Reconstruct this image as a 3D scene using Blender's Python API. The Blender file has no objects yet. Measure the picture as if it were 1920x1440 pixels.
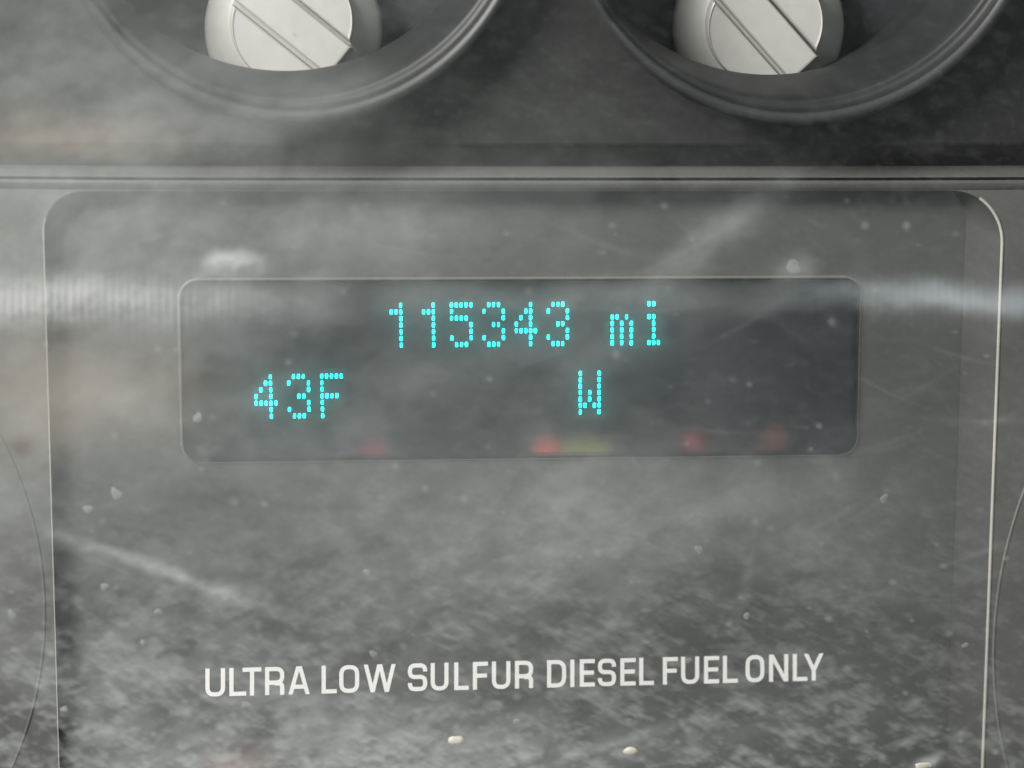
import bpy, math, random
from mathutils import Vector, Matrix
from mathutils.geometry import delaunay_2d_cdt
random.seed(7)
C = bpy.context.scene.collection
sc = bpy.context.scene

# ------------------------------------------------------------------ camera
# The panel faces -Y, X runs right, Z up, the glass-free plate is the plane y = 0.  Metres.
F, DIST = 4500.0, 0.27                      # focal length in photo pixels (1920 wide), distance to the plate
xc = Vector((40900, 600, -F)).normalized()  # panel X seen by the camera
zc = Vector((55, 30000, F)).normalized()    # panel Z seen by the camera
zc = (zc - xc * zc.dot(xc)).normalized()
yc = zc.cross(xc)
ROT = Matrix((xc, yc, zc))                  # camera -> world
CAM = -(ROT @ Vector((0, 0, -1))) * DIST
cam = bpy.data.cameras.new('camera')
camo = bpy.data.objects.new('camera', cam)
C.objects.link(camo)
camo.matrix_world = Matrix.Translation(CAM) @ ROT.to_4x4()
cam.sensor_width = 36
cam.lens = 36 * F / 1920
cam.clip_start, cam.clip_end = 0.01, 50
cam.dof.use_dof = True
cam.dof.focus_distance = DIST
cam.dof.aperture_fstop = cam.lens / 1000 / 0.0062
sc.camera = camo

# ------------------------------------------------------------------ light
w = bpy.data.worlds.new("World")
sc.world = w
w.use_nodes = True
w.node_tree.nodes['Background'].inputs[0].default_value = (0.90, 0.96, 0.97, 1)
w.node_tree.nodes['Background'].inputs[1].default_value = 0.42
sc.view_settings.view_transform = 'Standard'
sc.view_settings.look = 'None'
sc.view_settings.exposure = 0
sc.view_settings.gamma = 1
sc.cycles.max_bounces = 3
sc.cycles.diffuse_bounces = 2
sc.cycles.glossy_bounces = 2
sc.cycles.volume_bounces = 0
sc.cycles.use_adaptive_sampling = True
sc.cycles.adaptive_threshold = 0.03
sc.cycles.sample_clamp_indirect = 4


def area(name, loc, target, size, power, color):
    l = bpy.data.lights.new(name, 'AREA')
    l.shape = 'ELLIPSE'
    l.size, l.size_y = size
    l.energy = power
    l.color = color
    o = bpy.data.objects.new(name, l)
    C.objects.link(o)
    o.location = loc
    o.rotation_euler = (Vector(target) - Vector(loc)).to_track_quat('-Z', 'Y').to_euler()
    return o


area('side_window_light', (-0.20, -0.17, 0.17), (-0.02, 0, 0.0), (0.12, 0.12), 2.2, (1.0, 0.985, 0.94))


def P(px, py, mm=0.0):
    """The point of the panel layer mm millimetres in front of the plate that was measured at (px, py)."""
    d = ROT @ Vector(((px - 960) / F, -(py - 720) / F, -1))
    t = (-mm / 1000 - CAM.y) / d.y
    return CAM + d * t


def pxm(px, py, mm=0.0):
    a = P(px, py, mm)
    return (P(px + 10, py, mm) - a).length / 10


# ------------------------------------------------------------------ helpers
def nt(name):
    m = bpy.data.materials.new(name)
    m.use_nodes = True
    return m, m.node_tree, m.node_tree.nodes, m.node_tree.links


def plastic(name, col, rough=0.5, grain=0.15, gscale=2500, col2=None, spec=0.5, mottle=0.25, bump=0.4):
    m, t, n, l = nt(name)
    b = n['Principled BSDF']
    tc = n.new('ShaderNodeTexCoord')
    nz = n.new('ShaderNodeTexNoise'); nz.inputs['Scale'].default_value = gscale; nz.inputs['Detail'].default_value = 3
    l.new(tc.outputs['Object'], nz.inputs['Vector'])
    n2 = n.new('ShaderNodeTexNoise'); n2.inputs['Scale'].default_value = 90; n2.inputs['Detail'].default_value = 5
    l.new(tc.outputs['Object'], n2.inputs['Vector'])
    a = n.new('ShaderNodeMath'); a.operation = 'MULTIPLY_ADD'
    l.new(nz.outputs['Fac'], a.inputs[0]); a.inputs[1].default_value = grain * 2; a.inputs[2].default_value = 0.5 - grain
    c = n.new('ShaderNodeMath'); c.operation = 'MULTIPLY_ADD'
    l.new(n2.outputs['Fac'], c.inputs[0]); c.inputs[1].default_value = mottle * 2; c.inputs[2].default_value = -mottle
    s = n.new('ShaderNodeMath'); s.operation = 'ADD'; s.use_clamp = True
    l.new(a.outputs[0], s.inputs[0]); l.new(c.outputs[0], s.inputs[1])
    mx = n.new('ShaderNodeMix'); mx.data_type = 'RGBA'
    c2 = col2 or tuple(min(1, v * 1.6 + 0.01) for v in col)
    mx.inputs['A'].default_value = (*[v * 0.6 for v in col], 1)
    mx.inputs['B'].default_value = (*c2, 1)
    l.new(s.outputs[0], mx.inputs['Factor'])
    l.new(mx.outputs['Result'], b.inputs['Base Color'])
    b.inputs['Roughness'].default_value = rough
    b.inputs['Specular IOR Level'].default_value = spec
    bp = n.new('ShaderNodeBump'); bp.inputs['Strength'].default_value = bump; bp.inputs['Distance'].default_value = 0.00004
    l.new(nz.outputs['Fac'], bp.inputs['Height'])
    l.new(bp.outputs['Normal'], b.inputs['Normal'])
    return m


M = {
    'housing': plastic('charcoal_textured_plastic', (0.007, 0.0075, 0.0075), 0.6, spec=0.28),
    'ridge': plastic('dusty_grey_plastic', (0.060, 0.060, 0.055), 0.55, 0.3, 3500, bump=0.8),
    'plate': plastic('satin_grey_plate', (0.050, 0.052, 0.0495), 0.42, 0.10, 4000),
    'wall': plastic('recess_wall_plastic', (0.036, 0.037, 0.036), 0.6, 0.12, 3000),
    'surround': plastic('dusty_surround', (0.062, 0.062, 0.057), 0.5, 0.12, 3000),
    'bead': plastic('painted_edge_highlight', (0.30, 0.29, 0.26), 0.45, 0.2, 3000),
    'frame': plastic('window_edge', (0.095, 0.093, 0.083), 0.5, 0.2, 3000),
    'lip': plastic('gauge_lip_plastic', (0.007, 0.008, 0.0085), 0.5, 0.05, 2500, bump=0.1),
    'liphi': plastic('gauge_lip_edge', (0.018, 0.019, 0.019), 0.5, 0.05, 2500, bump=0.1),
    'dial': plastic('black_dial', (0.006, 0.009, 0.011), 0.6),
    'hub': plastic('pale_hub_plastic', (0.36, 0.357, 0.33), 0.34, 0.12, 700, (0.52, 0.515, 0.485), mottle=0.1, bump=0.1),
    'skirt': plastic('grey_hub_skirt', (0.42, 0.42, 0.385), 0.45, 0.05, 1500, (0.50, 0.50, 0.46), mottle=0.15, bump=0.1),
    'tail': plastic('smoked_needle_root', (0.17, 0.175, 0.165), 0.4, 0.05, 1500, bump=0.1),
    'ink': plastic('white_print', (0.80, 0.80, 0.76), 0.6, 0.04, 4000, (0.84, 0.84, 0.80), mottle=0.04, bump=0.1),
    'glass': plastic('black_display_glass', (0.010, 0.012, 0.015), 0.05, 0.02, 900, bump=0.02, mottle=0.3),
    'spot': plastic('dried_water_spot', (0.135, 0.14, 0.135), 0.5, 0.3, 3000),
    'grit': plastic('cream_grit', (0.42, 0.39, 0.32), 0.6, 0.3, 2000),
}


def phosphor():
    m, t, n, l = nt('lit_cyan_phosphor')
    n.remove(n['Principled BSDF'])
    e = n.new('ShaderNodeEmission')
    tc = n.new('ShaderNodeTexCoord')
    nz = n.new('ShaderNodeTexNoise'); nz.inputs['Scale'].default_value = 1100
    l.new(tc.outputs['Object'], nz.inputs['Vector'])
    r = n.new('ShaderNodeMapRange')
    l.new(nz.outputs['Fac'], r.inputs[0])
    r.inputs[1].default_value = 0.35; r.inputs[2].default_value = 0.65
    r.inputs[3].default_value = 2.0; r.inputs[4].default_value = 8.5
    l.new(r.outputs[0], e.inputs['Strength'])
    e.inputs['Color'].default_value = (0.007, 0.84, 0.80, 1)
    l.new(e.outputs[0], n['Material Output'].inputs['Surface'])
    return m


M['phosphor'] = phosphor()


def mesh(name, verts, faces, mat, parent=None, smooth=False):
    me = bpy.data.meshes.new(name)
    me.from_pydata([tuple(v) for v in verts], [], faces)
    me.update()
    if smooth:
        me.polygons.foreach_set('use_smooth', [True] * len(me.polygons))
    me.materials.append(mat)
    o = bpy.data.objects.new(name, me)
    C.objects.link(o)
    if parent:
        o.parent = parent
    return o


def empty(name, parent=None, loc=(0, 0, 0)):
    o = bpy.data.objects.new(name, None)
    C.objects.link(o)
    o.empty_display_size = 0.01
    if parent:
        o.parent = parent
    return o


def fillet(corners, radii, k=14):
    """Rounded quad from four world corners lying in one layer; k+1 points per corner."""
    out = []
    for i in range(4):
        c, a, b, r = corners[i], corners[i - 1], corners[(i + 1) % 4], radii[i]
        u, v = (a - c).normalized(), (b - c).normalized()
        p, q = c + u * r, c + v * r
        ce = c + (u + v) * r
        for j in range(k + 1):
            th = j / k * math.pi / 2
            out.append(ce - v * r * math.cos(th) - u * r * math.sin(th))
    return out


def loops(loop_list, closed=True):
    n = len(loop_list[0])
    V = [v for lp in loop_list for v in lp]
    Fc = []
    for i in range(len(loop_list) - 1):
        for j in range(n if closed else n - 1):
            j2 = (j + 1) % n
            Fc.append((i * n + j, i * n + j2, (i + 1) * n + j2, (i + 1) * n + j))
    return V, Fc


def at_mm(loop, mm):
    return [Vector((p.x, -mm / 1000, p.z)) for p in loop]


def grow(loop, d, k=None):
    """Loop moved outwards by d metres within its layer (times k(point) where given)."""
    n = len(loop)
    out = []
    for i in range(n):
        if k:
            a, b = loop[i - 1], loop[(i + 1) % n]
            t = (b - a).normalized()
            out.append(loop[i] + Vector((t.z, 0, -t.x)) * d * SIGN * k(Vector((t.z, 0, -t.x)) * SIGN))
            continue
        a, b = loop[i - 1], loop[(i + 1) % n]
        t = (b - a).normalized()
        out.append(loop[i] + Vector((t.z, 0, -t.x)) * d * SIGN)
    return out


SIGN = -1.0

# ------------------------------------------------------------------ the cluster
cluster = empty('instrument_cluster')
cluster['label'] = 'dusty charcoal vehicle instrument cluster with lit cyan odometer display between two gauges above'
cluster['category'] = 'instrument cluster'

# plate with a hole for the display window
RIM = 2.6                                    # height of the surround over the plate
rim_c = [P(80, 358, RIM), P(1881, 357, RIM), P(1827, 1800, RIM), P(122, 1800, RIM)]
rim_r = [0.0044, 0.0060, 0.004, 0.004]
rim = fillet(rim_c, rim_r)
fl_c = [Vector((rim_c[0].x - 0.0003, 0, rim_c[0].z + 0.0002)), P(1813, 350, 0), P(1762, 1815, 0),
        Vector((rim_c[3].x - 0.0003, 0, rim_c[3].z))]
fl_c[1].z = fl_c[0].z; fl_c[2].z = fl_c[3].z
floor = fillet(fl_c, [0.0046, 0.0046, 0.004, 0.004])
win_c = [P(338, 527, 0), P(1613, 522, 0), P(1606, 852, 0), P(345, 867, 0)]
win = fillet(win_c, [0.0021, 0.0018, 0.0020, 0.0022])

WD = -1.0
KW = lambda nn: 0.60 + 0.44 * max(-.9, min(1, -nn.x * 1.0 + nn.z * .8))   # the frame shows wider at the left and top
V, Fc = loops([floor, grow(win, 0.00036, KW)])
mesh('display_plate', V, Fc, M['plate'], cluster)
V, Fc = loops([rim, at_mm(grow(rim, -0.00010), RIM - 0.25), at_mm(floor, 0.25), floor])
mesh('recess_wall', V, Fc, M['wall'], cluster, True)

# edge highlight painted as a thin pale bead on two sides of the recess: full at the right, a hairline at the left
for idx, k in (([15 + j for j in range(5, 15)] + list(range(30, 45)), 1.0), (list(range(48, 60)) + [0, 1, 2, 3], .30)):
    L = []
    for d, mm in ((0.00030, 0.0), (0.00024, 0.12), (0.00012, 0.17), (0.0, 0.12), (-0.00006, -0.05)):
        lp = at_mm(grow(rim, d * k), RIM + mm * k)
        L.append([lp[j] for j in idx])
    V, Fc = loops(L, False)
    mesh('recess_edge', V, Fc, M['bead'], cluster, True)

# surround to the left, right and below
outer = []
oc = [P(-700, 341, RIM), P(2620, 341, RIM), P(2620, 2100, RIM), P(-700, 2100, RIM)]
ztop = P(960, 341, RIM).z
oc[0].z = oc[1].z = ztop
outer = fillet(oc, [0.0005] * 4)
V, Fc = loops([outer, rim])
mesh('surround', V, Fc, M['surround'], cluster)

# ridge above the plate: an inward slope, a grained shelf, a groove, a lip
cols = [-700, -150, 0, 120, 300, 600, 960, 1300, 1600, 1800, 1920, 2100, 2620]


def bow(x):
    return -3.0 * (max(0, 500 - x) / 500) ** 2 if x < 500 else -1.5 * (max(0, x - 1500) / 500) ** 2 if x > 1500 else 0


def strip(name, prof, mat, smooth=False):
    lp = []
    for (y, mm) in prof:
        lp.append([P(max(-700, min(2620, x)), y + max(-4, bow(x)), mm) for x in cols])
    V, Fc = loops(lp, False)
    return mesh(name, V, Fc, mat, cluster, smooth)


strip('slope_above_ridge', [(268, 4.0), (272, 3.9), (309, 1.2), (312, 1.1)], M['housing'])
strip('ridge_shelf', [(311.5, 1.1), (314, 1.5), (330, 3.2), (333, 3.3)], M['ridge'], True)
strip('ridge_groove', [(333, 3.3), (334.2, 2.6), (337.5, 2.6), (338.5, 3.0)], M['housing'])
lipm = strip('ridge_lip', [(338.5, 3.0), (341, 3.15), (346, 3.1), (356.3, 2.65), (357.5, 2.5)], M['ridge'], True)

# housing face with two round openings
GA = [dict(out=(553, -225), inn=(530, -279), ang=-39, hub=(548, 43), sk=(551, 55), rs=(167, 117)),
      dict(out=(1512, -233), inn=(1450, -281), ang=-47.3, hub=(1436, 47), sk=(1424, 50), rs=(161, 110))]
S0 = DIST / F
R_OUT, R_IN = 451 * S0 * 0.98, 410 * S0 * 1.0
cen = []
for g in GA:
    g['o'] = P(*g['out'], 9.0)
    g['i'] = P(*g['inn'], -1.0)
    g['ro'] = 451 * pxm(*g['out'], 9.0)
    g['ri'] = 410 * pxm(*g['inn'], -1.0)
    g['b'] = P(g['out'][0] - 6, g['out'][1] - 4, 4.0)
    g['rb'] = 462 * pxm(*g['out'], 4.0)
pts, edges = [], []
y4 = [P(-700, -800, 4), P(2620, -800, 4)] + [P(x, 268 + max(-4, bow(x)), 4.0) for x in reversed(cols)]
n0 = len(y4)
pts += [(p.x, p.z) for p in y4]
edges += [(i, (i + 1) % n0) for i in range(n0)]
for g in GA:
    s = len(pts)
    for k in range(160):
        a = k / 160 * 2 * math.pi
        pts.append((g['b'].x + g['rb'] * math.cos(a), g['b'].z + g['rb'] * math.sin(a)))
    edges += [(s + k, s + (k + 1) % 160) for k in range(160)]
res = delaunay_2d_cdt([Vector(p) for p in pts], edges, [], 1, 1e-7)
vv, ff = res[0], res[2]
keep = []
for f in ff:
    c = sum((vv[i] for i in f), Vector((0, 0))) / len(f)
    if all((c - Vector((g['b'].x, g['b'].z))).length > g['rb'] * 0.999 for g in GA):
        keep.append(f)
mesh('housing_face', [(v.x, -0.004, v.y) for v in vv], keep, M['housing'], cluster)


def ring(cx, cz, r, mm, n=160):
    return [Vector((cx + r * math.cos(k / n * 2 * math.pi), -mm / 1000, cz + r * math.sin(k / n * 2 * math.pi))) for k in range(n)]


def lathe(name, prof, mat, parent, n=160, smooth=True, cap=False):
    """prof: (cx, cz, r, mm)"""
    V, Fc = loops([ring(*p, n) for p in prof])
    if cap:
        Fc.append(tuple(range((len(prof) - 1) * n, len(prof) * n)))
    o = mesh(name, V, Fc, mat, parent, smooth)
    if cap:
        o.data.polygons[-1].use_smooth = False
    return o


def gauge(g):
    t = empty('gauge', cluster)
    o, i, b = g['o'], g['i'], g['b']
    ro, ri, rb = g['ro'], g['ri'], g['rb']

    def mixr(t_, mm, dr=0):
        return (o.x + (i.x - o.x) * t_, o.z + (i.z - o.z) * t_, ro + (ri - ro) * t_ + dr, mm)
    lathe('outer_lip', [(b.x, b.z, rb, 4.0), (b.x, b.z, rb - 0.0002, 4.8), (o.x, o.z, ro + 0.0002, 8.5), (o.x, o.z, ro, 8.8),
                        (o.x, o.z, ro - 0.0003, 9.0), mixr(0.12, 9.0), mixr(0.2, 8.7)], M['liphi'], t)
    lathe('bezel_funnel', [mixr(0.2, 8.7), mixr(0.28, 7.8), mixr(0.36, 7.4), mixr(0.42, 7.5), mixr(0.48, 7.2), mixr(0.6, 5.6),
                           mixr(0.8, 2.6), mixr(0.93, 0.2), mixr(0.99, -0.7), mixr(1.0, -1.0), (i.x, i.z, ri + 0.0002, -1.4),
                           (i.x, i.z, ri + 0.0005, -13)], M['lip'], t)
    lathe('dial_face', [(i.x, i.z, ri + 0.0005, -13), (i.x, i.z, 0.002, -13.01)], M['dial'], t, cap=True)
    # hub: flared skirt, split cap, raised bar that runs on as the root of the needle
    rs, rc = g['rs'][0] * pxm(*g['sk'], -9), g['rs'][1] * pxm(*g['hub'], -5)
    s, h = P(*g['sk'], -9), P(*g['hub'], -5)
    lathe('hub_skirt', [(s.x, s.z, rs * 0.9, -12.9), (s.x, s.z, rs, -9.6), (s.x, s.z, rs * 0.985, -9.0), (s.x, s.z, rs * 0.95, -8.6),
                        (h.x, h.z, rc * 1.04, -6.3), (h.x, h.z, rc * 0.99, -6.1)], M['skirt'], t, 96, cap=True)
    a = math.radians(g['ang'])
    u, v = Vector((math.cos(a), 0, math.sin(a))), Vector((math.sin(a), 0, -math.cos(a)))   # along the bar / to its lower left
    bw = 33 * S0 * 1.02       # half width of the bar
    gap = 8 * S0

    def segment(side):
        lo = (bw + gap) if side > 0 else (bw + gap * 0.7)
        th0 = math.acos(lo / rc)
        n = 40
        loopp = [(rc * math.sin(-th0 + 2 * th0 * k / n), rc * math.cos(-th0 + 2 * th0 * k / n)) for k in range(n + 1)]
        cx, cy = 0, sum(q[1] for q in loopp) / len(loopp)
        L = []
        for sc_, mm in ((1.0, -6.3), (1.0, -5.6), (0.945, -5.06), (0.925, -5.0), (0.90, -5.03), (0.885, -5.12)):
            L.append([Vector((h.x, -mm / 1000, h.z)) + u * (cx + (p - cx) * sc_) + v * side * (cy + (q - cy) * sc_) for p, q in loopp])
        V, Fc = loops(L)
        Fc.append(tuple(range(5 * (n + 1), 6 * (n + 1))))
        return mesh('hub_cap', V, Fc, M['hub'], t)
    segment(1)
    segment(-1)
    # the bar, bevelled along its edges and cut square at the end
    e = rc * 0.985
    L = []
    for (w_, mm, ee) in ((bw, -6.3, e), (bw, -4.5, e), (bw * 0.93, -4.25, e - 0.0002), (bw * 0.86, -4.2, e - 0.0004)):
        L.append([Vector((h.x, -mm / 1000, h.z)) + u * p * ee + v * q * w_ for p, q in ((-1, -1), (1, -1), (1, 1), (-1, 1))])
    V, Fc = loops(L)
    Fc.append((12, 13, 14, 15))
    mesh('needle_bar', V, Fc, M['hub'], t)
    # sloping root behind the cut end
    hh = Vector((h.x, 0, h.z))
    V = [hh + u * e + v * bw * k + Vector((0, 0.0046, 0)) for k in (-1, 1)] + \
        [hh + u * (e + 0.0030) + v * bw * 0.8 * k + Vector((0, 0.0066, 0)) for k in (-1, 1)] + \
        [hh + u * e + v * bw * k + Vector((0, 0.009, 0)) for k in (-1, 1)] + \
        [hh + u * (e + 0.0030) + v * bw * 0.8 * k + Vector((0, 0.009, 0)) for k in (-1, 1)]
    mesh('needle_root', V, [(0, 1, 3, 2), (0, 2, 6, 4), (1, 5, 7, 3), (2, 3, 7, 6)], M['tail'], t)
    return t


g1 = gauge(GA[0]); g1['label'] = 'left gauge, its hub bar pointing down to the right under brighter light'
g2 = gauge(GA[1]); g2['label'] = 'right gauge in deep charcoal ring, its hub lit on the left side'

# rims of the two large dials that cut into the frame at either side
for (cx, cy, r, lab) in ((-653, 1150, 737, 'thin curved dial rim at the far left'), (2772, 1180, 908, 'thin curved dial rim at the far right')):
    c = P(cx, cy, RIM)
    rr = r * S0 * 1.0
    edge = P(cx + (r if cx < 0 else -r), cy, RIM)
    c.x = edge.x - rr if cx < 0 else edge.x + rr
    # only the arc towards the plate is built, the dials themselves lie outside
    n = 60
    a0 = 0 if cx < 0 else math.pi
    L = []
    for dr, mm in ((0.00016, RIM), (0.00011, RIM + 0.10), (-0.00004, RIM + 0.12), (-0.00014, RIM + 0.05), (-0.00018, RIM)):
        L.append([Vector((c.x + (rr + dr) * math.cos(a0 + (k / n - 0.5) * 1.9), -mm / 1000, c.z + (rr + dr) * math.sin(a0 + (k / n - 0.5) * 1.9))) for k in range(n + 1)])
    V, Fc = loops(L, False)
    o = mesh('dial_rim', V, Fc, M['surround' if cx < 0 else 'frame'], cluster, True)
    o['label'] = lab

# ------------------------------------------------------------------ display window
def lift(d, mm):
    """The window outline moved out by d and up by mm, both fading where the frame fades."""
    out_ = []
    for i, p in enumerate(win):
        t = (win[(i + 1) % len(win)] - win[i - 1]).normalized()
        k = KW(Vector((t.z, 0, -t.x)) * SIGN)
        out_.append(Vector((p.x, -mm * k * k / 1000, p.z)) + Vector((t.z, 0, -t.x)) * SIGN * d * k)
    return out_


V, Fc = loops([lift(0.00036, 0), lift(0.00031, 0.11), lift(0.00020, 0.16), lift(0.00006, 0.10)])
disp = empty('digital_display', cluster)
disp['label'] = 'dark window with lit cyan dot-matrix readout'
mesh('window_frame', V, Fc, M['frame'], disp, True)
V, Fc = loops([lift(0.00006, 0.10), at_mm(win, -0.1), at_mm(win, WD)])
mesh('window_reveal', V, Fc, M['housing'], disp, True)
base = at_mm(grow(win, 0.0), WD)
mesh('display_glass', base, [tuple(range(len(base)))], M['glass'], disp)

GL = {
    '1': [[3], [1, 2, 3], [3], [3], [3], [3], [3]],
    '5': [[0, 1, 2, 3, 4], [0], [0, 1, 2, 3], [4], [4], [0, 4], [1, 2, 3]],
    '3': [[1, 2, 3], [0, 4], [4], [2, 3], [4], [0, 4], [1, 2, 3]],
    '4': [[3], [2, 3], [1, 3], [0, 3], [0, 1, 2, 3, 4], [3], [3]],
    'm': [[], [], [0, 1, 3], [0, 2, 4], [0, 2, 4], [0, 2, 4], [0, 2, 4]],
    'i': [[1, 2], [], [1, 2], [2], [2], [2], [1, 2, 3]],
    'F': [[0, 1, 2, 3, 4], [0], [0], [0, 1, 2, 3], [0], [0], [0]],
    'W': [[0, 4], [0, 4], [0, 4], [0, 2, 4], [0, 2, 4], [0, 1, 3, 4], [0, 4]],
}
KIND = {'1': 'digit', '5': 'digit', '3': 'digit', '4': 'digit', 'm': 'letter', 'i': 'letter', 'F': 'letter', 'W': 'letter'}
SHAPE = [(-.5, -.32), (-.32, -.5), (.32, -.5), (.5, -.32), (.5, .32), (.32, .5), (-.32, .5), (-.5, .32)]


def character(ch, x0, pitch, row0, row6, where):
    V, Fc = [], []
    for r, row in enumerate(GL[ch]):
        for c in row:
            x = x0 + c * pitch
            yt, yb = row0(x), row6(x)
            y = yt + (yb - yt) * r / 6
            x += (r - 3) / 6 * max(-0.3, (1050 - x) * 0.004)
            s = len(V)
            for k, mm in ((1.0, WD + 0.02), (1.0, WD + 0.10)):
                for (a, b) in SHAPE:
                    V.append(P(x + a * 5.5 * k, y + b * 9.0 * k, mm))
            Fc.append(tuple(s + 8 + q for q in range(8)))
            for q in range(8):
                Fc.append((s + q, s + (q + 1) % 8, s + 8 + (q + 1) % 8, s + 8 + q))
    o = mesh('display_' + KIND[ch], V, Fc, M['phosphor'], disp)
    o['label'] = where
    return o


ra = lambda x: 572.5 - (x - 752) * 0.0066
rb_ = lambda x: 647.2 - (x - 752) * 0.0105
rc_ = lambda x: 706.3 - (x - 508) * 0.0105
rd_ = lambda x: 780.5 - (x - 508) * 0.0141
for ch, x, lab in (('1', 724.7, 'first digit 1 of the odometer'), ('1', 785.5, 'second digit 1 of the odometer'), ('5', 846.9, 'digit 5 of the odometer'),
                   ('3', 907.5, 'digit 3 between the 5 and the 4'), ('4', 968, 'digit 4 of the odometer'), ('3', 1028.2, 'last digit 3 of the odometer'),
                   ('m', 1148, 'letter m after the odometer'), ('i', 1207.8, 'letter i after the odometer')):
    character(ch, x, 9.08 if x < 960 else 8.95, ra, rb_, lab)
for ch, x, lab in (('4', 480.2, 'digit 4 of the temperature'), ('3', 542.0, 'digit 3 of the temperature'), ('F', 604, 'letter F of the temperature'),
                   ('W', 1088, 'letter W of the compass heading')):
    character(ch, x, 9.2 if x < 960 else 8.85, rc_, rd_, lab)

# ------------------------------------------------------------------ fuel notice lettering
# strokes in a 1 x 1 box (x right, y up), 'r' rounds the corner at that point
T = 0.150


def arcs(pts, k=5):
    out = []
    n = len(pts)
    for i, p in enumerate(pts):
        r = p[2] if len(p) > 2 else 0
        if r and 0 < i < n - 1:
            c = Vector(p[:2]); a = Vector(pts[i - 1][:2]); b = Vector(pts[i + 1][:2])
            ua, ub = (a - c), (b - c)
            ra_, rb2 = min(r, ua.length * 0.98), min(r, ub.length * 0.98)
            p0, p1 = c + ua.normalized() * ra_, c + ub.normalized() * rb2
            for j in range(k + 1):
                t = j / k
                out.append(p0 * (1 - t) ** 2 + c * 2 * t * (1 - t) * 1.0 + p1 * t ** 2)
        else:
            out.append(Vector(p[:2]))
    return out


h = T / 2
SL = 'slanted'
LT = {   # strokes in real units: height 1, width w; a slanted stroke ends flat on the base and cap lines
    'U': lambda w: [[(h, 1), (h, h, .24), (w - h, h, .24), (w - h, 1)]],
    'L': lambda w: [[(h, 1), (h, h), (w, h)]],
    'T': lambda w: [[(0, 1 - h), (w, 1 - h)], [(w / 2, 1 - T), (w / 2, 0)]],
    'R': lambda w: [[(h, 0), (h, 1)], [(T, 1 - h), (w - h, 1 - h, .22), (w - h, .44, .22), (T, .44)], [(w * .5, .44 - h * .4), (w - h, .44 - h * .4, .14), (w - h, 0)]],
    'A': lambda w: [(SL, h * 1.05, 0, w / 2 - h * .35, 1), (SL, w - h * 1.05, 0, w / 2 + h * .35, 1), [(w * .24, .27), (w * .76, .27)]],
    'O': lambda w: [[(w / 2, 1 - h), (w - h, 1 - h, .26), (w - h, h, .26), (h, h, .26), (h, 1 - h, .26), (w / 2, 1 - h)]],
    'W': lambda w: [(SL, h, 1, w * .28, 0), (SL, w * .5 - h * .2, 1, w * .28, 0), (SL, w * .5 + h * .2, 1, w * .72, 0), (SL, w - h, 1, w * .72, 0)],
    'S': lambda w: [[(w - h, .70), (w - h, 1 - h, .19), (h, 1 - h, .19), (h, .51, .19), (w - h, .51, .19), (w - h, h, .19), (h, h, .19), (h, .30)]],
    'F': lambda w: [[(h, 0), (h, 1 - h), (w, 1 - h)], [(T, .50), (w * .93, .50)]],
    'D': lambda w: [[(h, 0), (h, 1)], [(T, 1 - h), (w - h, 1 - h, .28), (w - h, h, .28), (T, h)]],
    'I': lambda w: [[(w / 2, 0), (w / 2, 1)]],
    'E': lambda w: [[(w, 1 - h), (h, 1 - h), (h, h), (w, h)], [(T, .51), (w * .94, .51)]],
    'N': lambda w: [[(h, 0), (h, 1)], (SL, h * 1.1, 1, w - h * 1.1, 0), [(w - h, 0), (w - h, 1)]],
    'Y': lambda w: [(SL, h, 1, w / 2 - h * .1, .40), (SL, w - h, 1, w / 2 + h * .1, .40), [(w / 2, .44), (w / 2, 0)]],
}


def stroke_outline(pts):
    L, R = [], []
    n = len(pts)
    for i, p in enumerate(pts):
        a = pts[i - 1] if i else None
        b = pts[i + 1] if i < n - 1 else None
        if a is not None and (p - a).length < 1e-6: a = None
        if b is not None and (b - p).length < 1e-6: b = None
        d1 = (p - a).normalized() if a is not None else None
        d2 = (b - p).normalized() if b is not None else None
        d = ((d1 or d2) + (d2 or d1))
        d = d.normalized() if d.length > 1e-6 else (d1 or d2)
        nn = Vector((-d.y, d.x))
        k = 1.0
        if d1 is not None:
            cs = abs(nn.dot(Vector((-d1.y, d1.x))))
            k = min(1 / max(cs, .2), 2.0 if cs > .5 else 1.25)
        L.append(p + nn * T / 2 * k); R.append(p - nn * T / 2 * k)
    return L, R


notice = empty('fuel_notice', cluster)
notice['label'] = 'white printed words ULTRA LOW SULFUR DIESEL FUEL ONLY'
TXT = [('U', 385, 422), ('L', 430, 461.5), ('T', 455, 490), ('R', 497, 533), ('A', 540.5, 581), ('L', 603, 631.5), ('O', 636, 673.5),
       ('W', 682, 742), ('S', 764.7, 801), ('U', 807.5, 841), ('L', 851.6, 879), ('F', 886.6, 915), ('U', 922.3, 957), ('R', 965.5, 999.5),
       ('D', 1025.7, 1061.5), ('I', 1069.2, 1077), ('E', 1087, 1115.3), ('S', 1121, 1155), ('E', 1163, 1192), ('L', 1198.5, 1226.3),
       ('F', 1242.8, 1271), ('U', 1277, 1311), ('E', 1320, 1348.5), ('L', 1355.4, 1383.5), ('O', 1398, 1433), ('N', 1442, 1478),
       ('L', 1486.5, 1514), ('Y', 1507.5, 1544)]
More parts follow.
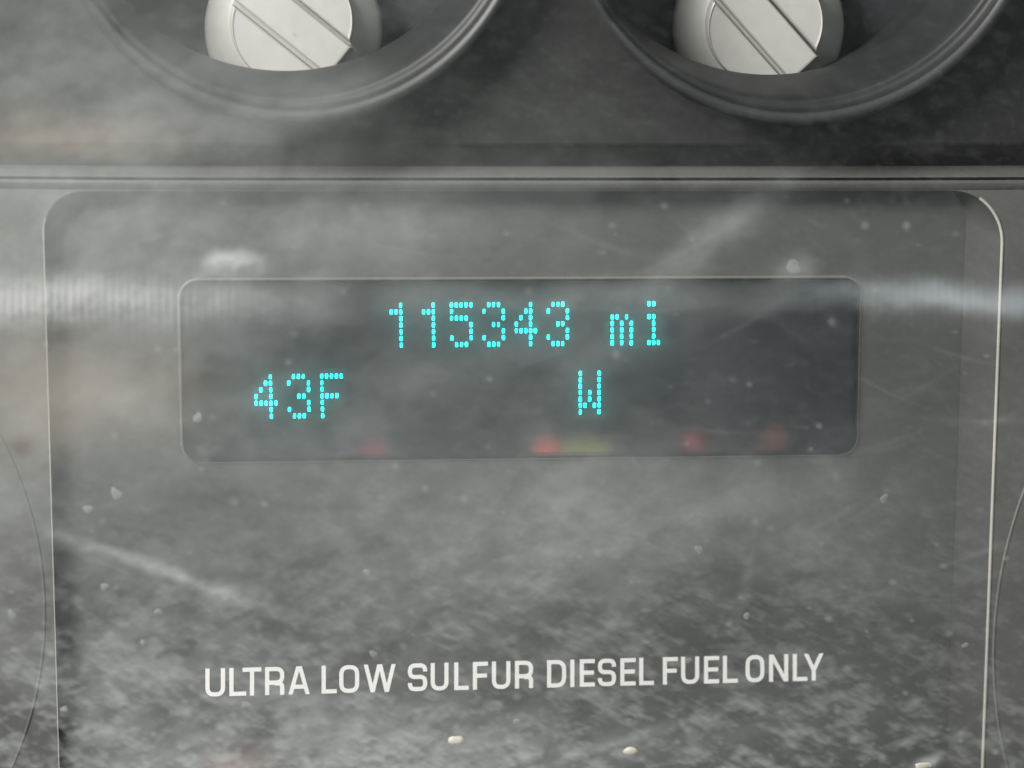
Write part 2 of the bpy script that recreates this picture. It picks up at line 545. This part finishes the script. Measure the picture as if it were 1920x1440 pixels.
for ch, xa, xb in TXT:
    xm = (xa + xb) / 2
    yb, yt = 1306.3 - (xm - 388) * 0.0264, 1253.6 - (xm - 388) * 0.0248
    hp = yb - yt
    wd = (xb - xa) / hp
    V, Fc = [], []
    for si, st in enumerate(LT[ch](wd)):
        if st[0] == SL:
            (xa_, ya_), (xb_, yb_) = st[1:3], st[3:5]
            hw = T / 2 * math.hypot(xb_ - xa_, yb_ - ya_) / abs(yb_ - ya_) * .96
            L = [Vector((xa_ - hw, ya_)), Vector((xb_ - hw, yb_))]
            R = [Vector((xa_ + hw, ya_)), Vector((xb_ + hw, yb_))]
        else:
            L, R = stroke_outline(arcs(st))
        s = len(V)
        n = len(L)
        z1 = 0.03 + si * 0.004
        for mm in (0.0, z1):
            for p in L + R:
                x = xa + p.x * hp
                yy = yb - (p.y) * hp - (x - xm) * 0.0256
                V.append(P(x, yy, mm))
        for i in range(n - 1):
            Fc.append((s + 2 * n + i, s + 2 * n + i + 1, s + 3 * n + i + 1, s + 3 * n + i))
            Fc.append((s + i, s + i + 1, s + 2 * n + i + 1, s + 2 * n + i))
            Fc.append((s + n + i, s + n + i + 1, s + 3 * n + i + 1, s + 3 * n + i))
    mesh('printed_letter', V, Fc, M['ink'], notice)

# ------------------------------------------------------------------ dusty clear lens over everything
LENS = 13.0          # mm in front of the plate
LT_MM = 0.6


import numpy as np
rng = np.random.default_rng(11)


def lattice(X, Z, cell, octaves=3, rough=.5, sx=1.0, sz=1.0, ang=0.0):
    """Smooth value noise in 0..1 on photo-pixel coordinates."""
    c, s_ = math.cos(math.radians(ang)), math.sin(math.radians(ang))
    u0, v0 = (X * c + Z * s_) / sx, (-X * s_ + Z * c) / sz
    out, amp, tot = np.zeros_like(X), 1.0, 0.0
    for k in range(octaves):
        g = rng.random((257, 257))
        u, v = u0 / cell * 2 ** k + 17.3 * k, v0 / cell * 2 ** k + 5.1 * k
        iu, iv = np.floor(u).astype(int), np.floor(v).astype(int)
        fu, fv = u - iu, v - iv
        fu, fv = fu * fu * (3 - 2 * fu), fv * fv * (3 - 2 * fv)
        i0, i1, j0, j1 = iu % 257, (iu + 1) % 257, iv % 257, (iv + 1) % 257
        out += amp * ((g[j0, i0] * (1 - fu) + g[j0, i1] * fu) * (1 - fv) + (g[j1, i0] * (1 - fu) + g[j1, i1] * fu) * fv)
        tot += amp
        amp *= rough
    return out / tot


GXL = np.concatenate([np.linspace(-680, -210, 36), np.linspace(-200, 2120, 700), np.linspace(2130, 2600, 36)])
GZL = np.concatenate([np.linspace(-780, -160, 46), np.linspace(-150, 1640, 560), np.linspace(1650, 2080, 34)])
NX, NZ = len(GXL), len(GZL)
GX, GZ = np.meshgrid(GXL, GZL)
WX = GX + (lattice(GX, GZ, 110, 4) - .5) * 110
WZ = GZ + (lattice(GX, GZ, 110, 4) - .5) * 80


def blob(px, py, wx, wy, ang=0, warp=.5):
    X, Z = GX * (1 - warp) + WX * warp - px, GZ * (1 - warp) + WZ * warp - py
    c, s_ = math.cos(math.radians(ang)), math.sin(math.radians(ang))
    r = ((X * c + Z * s_) / wx) ** 2 + ((-X * s_ + Z * c) / wy) ** 2
    return np.exp(-r * 2.2)


def film(name, tau, color, mm, parent, cut=None, step=1, per_mm=1.0):
    """A film of dust and painted-in reflections: a sheet whose thickness is its optical depth (1 mm = 1), filled with one even scatter volume."""
    m, t, n, l = nt(name + '_volume')
    n.remove(n['Principled BSDF'])
    vs = n.new('ShaderNodeVolumeScatter')
    vs.inputs['Color'].default_value = (*color, 1)
    vs.inputs['Density'].default_value = 1000.0 * per_mm
    vs.inputs['Anisotropy'].default_value = -0.6     # dust throws the light back
    l.new(vs.outputs[0], n['Material Output'].inputs['Volume'])
    m.cycles.homogeneous_volume = True
    dx, dz = (GX - 960) / F, -(GZ - 720) / F
    R3 = np.array(ROT)
    D = [R3[k][0] * dx + R3[k][1] * dz - R3[k][2] for k in range(3)]
    tt = (-mm / 1000 - CAM.y) / D[1]
    X, Z = CAM.x + D[0] * tt, CAM.z + D[2] * tt
    tau = np.maximum(tau, 0.003) / per_mm if cut is None else (np.maximum(tau - .006, 0) + .0025) / per_mm
    if cut:       # only the part of the sheet that this film covers (photo pixels x0, x1, y0, y1)
        i0, i1 = [int(np.searchsorted(GXL, v)) for v in cut[:2]]
        j0, j1 = [int(np.searchsorted(GZL, v)) for v in cut[2:]]
        tau, X, Z = [q[j0:j1 + 1:step, i0:i1 + 1:step].copy() for q in (tau, X, Z)]
    nz_, nx_ = tau.shape
    tau[0, :] = tau[-1, :] = tau[:, 0] = tau[:, -1] = 0.0
    front = np.stack([X, np.full_like(X, -mm / 1000) - tau / 1000, Z], -1).reshape(-1, 3)
    i = np.arange(nx_ * nz_).reshape(nz_, nx_)
    quads = np.stack([i[:-1, :-1], i[1:, :-1], i[1:, 1:], i[:-1, 1:]], -1).reshape(-1, 4)
    rim_ = np.concatenate([i[0, :], i[1:, -1], i[-1, -2::-1], i[-2:0:-1, 0]])
    me = bpy.data.meshes.new(name)
    me.from_pydata(front.tolist(), [], quads.tolist() + [rim_.tolist()])
    me.update()
    me.materials.append(m)
    o = bpy.data.objects.new(name, me)
    C.objects.link(o)
    o.parent = parent
    return o


# px, py, half width, half height, angle (deg), optical depth added; reflections and shade put in with the dust
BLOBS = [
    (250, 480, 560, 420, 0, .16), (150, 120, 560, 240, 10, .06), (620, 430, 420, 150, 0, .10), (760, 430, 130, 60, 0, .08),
    (20, 566, 500, 52, 0, 1.25), (428, 496, 62, 24, 0, 1.3), (470, 560, 110, 45, 0, .12),  # reflected band and glare spot put into the film thickness
    (1000, 560, 1100, 42, 0, .09), (1790, 560, 360, 48, 2, .16), (1690, 570, 90, 24, 0, .08),  # the same reflected band carried on to the right
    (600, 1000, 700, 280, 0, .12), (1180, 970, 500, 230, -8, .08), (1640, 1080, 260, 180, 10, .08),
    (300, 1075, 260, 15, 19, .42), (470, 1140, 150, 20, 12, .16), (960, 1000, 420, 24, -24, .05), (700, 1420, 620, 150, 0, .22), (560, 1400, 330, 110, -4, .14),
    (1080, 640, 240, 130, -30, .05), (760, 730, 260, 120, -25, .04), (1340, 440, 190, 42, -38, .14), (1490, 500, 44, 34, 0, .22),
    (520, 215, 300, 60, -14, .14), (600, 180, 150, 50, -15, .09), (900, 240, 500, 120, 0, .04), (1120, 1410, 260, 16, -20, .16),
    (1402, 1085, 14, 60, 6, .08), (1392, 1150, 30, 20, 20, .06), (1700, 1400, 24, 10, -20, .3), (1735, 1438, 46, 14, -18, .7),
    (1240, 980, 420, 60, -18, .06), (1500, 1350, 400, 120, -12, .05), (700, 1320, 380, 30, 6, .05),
    (50, 1390, 74, 130, -32, -.30), (135, 420, 90, 70, 0, -.05), (36, 835, 42, 36, 0, -.14), (930, 1028, 46, 40, 0, -.06), (430, 930, 420, 70, 12, -.06),  # second entry paints the upper left corner's shadow by thinning the film
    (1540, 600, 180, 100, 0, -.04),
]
WARM = [(110, 262, 360, 62, 0, .14), (150, 730, 300, 150, 0, .22), (1560, 640, 60, 200, 10, .0), (60, 480, 330, 200, 0, .05), (1500, 440, 460, 90, 0, .02), (700, 1400, 600, 90, 0, .05),
        (1720, 700, 260, 170, 0, .012), (200, 290, 200, 24, 0, .05)]
side = np.clip(1 - (GX - 100) / 1500, 0, 1)
tau = .014 + .085 * side ** 1.1
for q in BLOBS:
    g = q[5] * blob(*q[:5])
    if q[3] in (52, 48):      # reflected bands painted into the film, with vertical ribs
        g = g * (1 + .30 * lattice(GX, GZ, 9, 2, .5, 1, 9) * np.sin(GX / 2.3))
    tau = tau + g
tau *= 1 - .68 * np.clip((330 - GZ) / 60, 0, 1) * np.clip((GX - 480) / 420, 0, 1)      # film thinner above the ridge, towards the right
tau *= 1 - .25 * np.clip((GX - 1150) / 600, 0, 1)
tau = np.maximum(tau, .006)
clouds = .25 + 1.5 * lattice(GX, GZ, 210, 4, .55, 1.5, 1, -22)
mids = .38 + 1.24 * lattice(GX, GZ, 56, 5, .66, 1.5, 1, -16)
tau = tau * clouds * mids
low = blob(700, 1620, 1700, 620, 0, 0) + .35 * blob(60, 1320, 360, 260, 0, 0) + .05
gravel_mottle = np.clip((.6 * lattice(GX, GZ, 22, 3, .8, 2.4, 1, 24) + .4 * lattice(GX, GZ, 17, 3, .8, 2.6, 1, -14)) - .465, 0, 1) ** 1.05  # reflected gravel painted as mottled film thickness
lower = np.clip((GZ - 880) / 260, 0, 1)
tau = tau * (1 - lower * .62 * np.clip(2.4 * lattice(GX, GZ, 34, 4, .75, 2.3, 1, -20) - .75, 0, 1))
tau = tau * (1 - .35 * lower * np.clip((GX - 900) / 700, 0, 1))
tau = tau + gravel_mottle * low * 1.25
for k in range(80):           # hairline scratches and wiping marks
    px, py = rng.uniform(0, 1920), rng.uniform(380, 1440) ** 1.0
    an = rng.choice([-28, -22, 18, 8]) + rng.normal(0, 7)
    j = (abs(GX - px) < 260) & (abs(GZ - py) < 160)
    ln, wd_ = rng.uniform(25, 130), rng.uniform(2.5, 6)
    c_, s_ = math.cos(math.radians(an)), math.sin(math.radians(an))
    u, v = (GX[j] - px) * c_ + (GZ[j] - py) * s_, -(GX[j] - px) * s_ + (GZ[j] - py) * c_
    tau[j] += rng.uniform(.006, .032) * np.exp(-(u / ln) ** 2 - ((v + u * u / ln * .05) / wd_) ** 2)
for k in range(260):           # specks
    px, py = rng.uniform(-20, 1940), 1440 - 1100 * rng.random() ** 1.6
    j = (abs(GX - px) < 30) & (abs(GZ - py) < 30)
    r0 = rng.uniform(2.5, 8)
    tau[j] += rng.uniform(.015, .11) * np.exp(-(((GX[j] - px) / r0) ** 2 + ((GZ[j] - py) / (r0 * rng.uniform(.5, 1.1))) ** 2) ** 1.5)
tau = tau + np.clip(lattice(GX, GZ, 9, 2, .6) - .62, 0, 1) * .05
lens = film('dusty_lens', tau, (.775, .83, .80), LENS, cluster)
lens['label'] = 'clear lens clouded by dust, smears, painted-in reflections and dried water spots'
tau = np.zeros_like(GX)
for q in WARM[:3] + WARM[6:]:
    tau = tau + q[5] * 1.6 * blob(*q[:5])
film('brown_dust_reflection', tau * clouds, (.47, .34, .23), LENS + 1.5, lens, (-200, 560, 60, 1000), 3, .1)  # brown reflections at the left, put into a dust-tinted film
film('blue_reflection', .22 * blob(1830, 562, 330, 34, 3) * mids, (.66, .80, .96), LENS + 1.5, lens, (1420, 2120, 480, 650), 2, .1)  # bluish right end of the reflected band, painted as a tinted film
film('pink_smear', .20 * blob(455, 1430, 90, 50, 0) * mids, (.80, .44, .42), LENS + 1.5, lens, (300, 640, 1300, 1560), 2, .1)
LT_MM = 0.0

# faintly clouded cover of the display window: it spreads the glow of the lit dots
wx = [p.x for p in win]; wz_ = [p.z for p in win]
m, t, n, l = nt('clouded_window_cover')
n.remove(n['Principled BSDF'])
vs = n.new('ShaderNodeVolumeScatter')
vs.inputs['Color'].default_value = (0.36, 0.52, 0.52, 1); vs.inputs['Density'].default_value = 480; vs.inputs['Anisotropy'].default_value = 0.6
l.new(vs.outputs[0], n['Material Output'].inputs['Volume'])
m.cycles.homogeneous_volume = True
V = at_mm(win, 0.5) + at_mm(win, 1.3)
N = len(win)
mesh('window_cover', V, [tuple(range(N)), tuple(range(2 * N - 1, N - 1, -1))] + [(i, (i + 1) % N, N + (i + 1) % N, N + i) for i in range(N)], m, disp)

# dried spots and crumbs on the lens
SPOTS = [(217, 925, 13, 15), (196, 1100, 10, 11), (297, 1147, 9, 9), (268, 1205, 7, 8), (460, 1321, 10, 10), (371, 783, 11, 13), (22, 1152, 10, 12),
         (1310, 1030, 11, 11), (1487, 500, 20, 17), (1658, 935, 12, 12), (700, 1226, 10, 10), (688, 1073, 10, 9), (1400, 1155, 10, 9), (968, 1352, 9, 7),
         (120, 1330, 9, 9), (165, 955, 11, 11), (1290, 1238, 8, 9), (1810, 1210, 10, 8)]
for (px, py, rx, ry) in SPOTS:
    V, Fc = [], []
    c = P(px, py, LENS + LT_MM)
    n_ = 14
    for (k, mm) in ((1.0, 0.0), (.85, .03), (.5, .045), (.15, .05)):
        for q in range(n_):
            an = q / n_ * 2 * math.pi
            j = 1 + .18 * math.sin(2 * an + px) + .12 * math.sin(3 * an + py) + .07 * math.sin(5 * an + px)
            V.append(Vector((c.x + rx * S0 * .66 * k * j * math.cos(an), c.y - mm / 1000, c.z + ry * S0 * .66 * k * j * math.sin(an))))
    for i in range(3):
        for q in range(n_):
            Fc.append((i * n_ + q, i * n_ + (q + 1) % n_, (i + 1) * n_ + (q + 1) % n_, (i + 1) * n_ + q))
    Fc.append(tuple(range(3 * n_, 4 * n_)))
    mesh('water_spot', V, Fc, M['spot'], lens, True)
for (px, py, rx, ry) in ((855, 1388, 19, 10), (1182, 1408, 15, 9), (1730, 1436, 18, 8)):
    V, Fc = [], []
    c = P(px, py, LENS + LT_MM)
    n_ = 12
    for (k, mm) in ((1.0, 0.0), (.85, .12), (.5, .2)):
        for q in range(n_):
            an = q / n_ * 2 * math.pi
            j = random.uniform(.8, 1.15)
            V.append(Vector((c.x + rx * S0 * .9 * k * j * math.cos(an), c.y - mm / 1000, c.z + ry * S0 * .9 * k * j * math.sin(an))))
    for i in range(2):
        for q in range(n_):
            Fc.append((i * n_ + q, i * n_ + (q + 1) % n_, (i + 1) * n_ + (q + 1) % n_, (i + 1) * n_ + q))
    Fc.append(tuple(range(2 * n_, 3 * n_)))
    mesh('dirt_crumb', V, Fc, M['grit'], lens, True)

# ------------------------------------------------------------------ small unseen lamps added for the coloured reflections in the display glass
for (px, py, r_mm, L, col) in ((1025, 847, 1.5, 1.0, (1, .10, .06)), (1078, 848, 1.4, .45, (.75, .85, .10)), (1118, 847, 1.4, .38, (.72, .85, .12)),
                               (700, 852, 1.4, .4, (1, .12, .2)), (650, 850, 1.4, .16, (.7, .4, .9)),
                               (1300, 832, 1.5, .35, (1, .2, .2)), (1444, 832, 1.0, .13, (1, .30, .2)), (1456, 816, .9, .10, (1, .35, .22))):
    p = P(px, py, WD)
    d = (p - CAM).normalized()
    d.y = -d.y
    q = p + d * 0.2
    lt = bpy.data.lights.new('reflection_lamp', 'POINT')
    lt.shadow_soft_size = r_mm / 1000
    lt.energy = L * 0.003
    lt.color = col
    o = bpy.data.objects.new('reflection_lamp', lt)
    C.objects.link(o)
    o.location = q
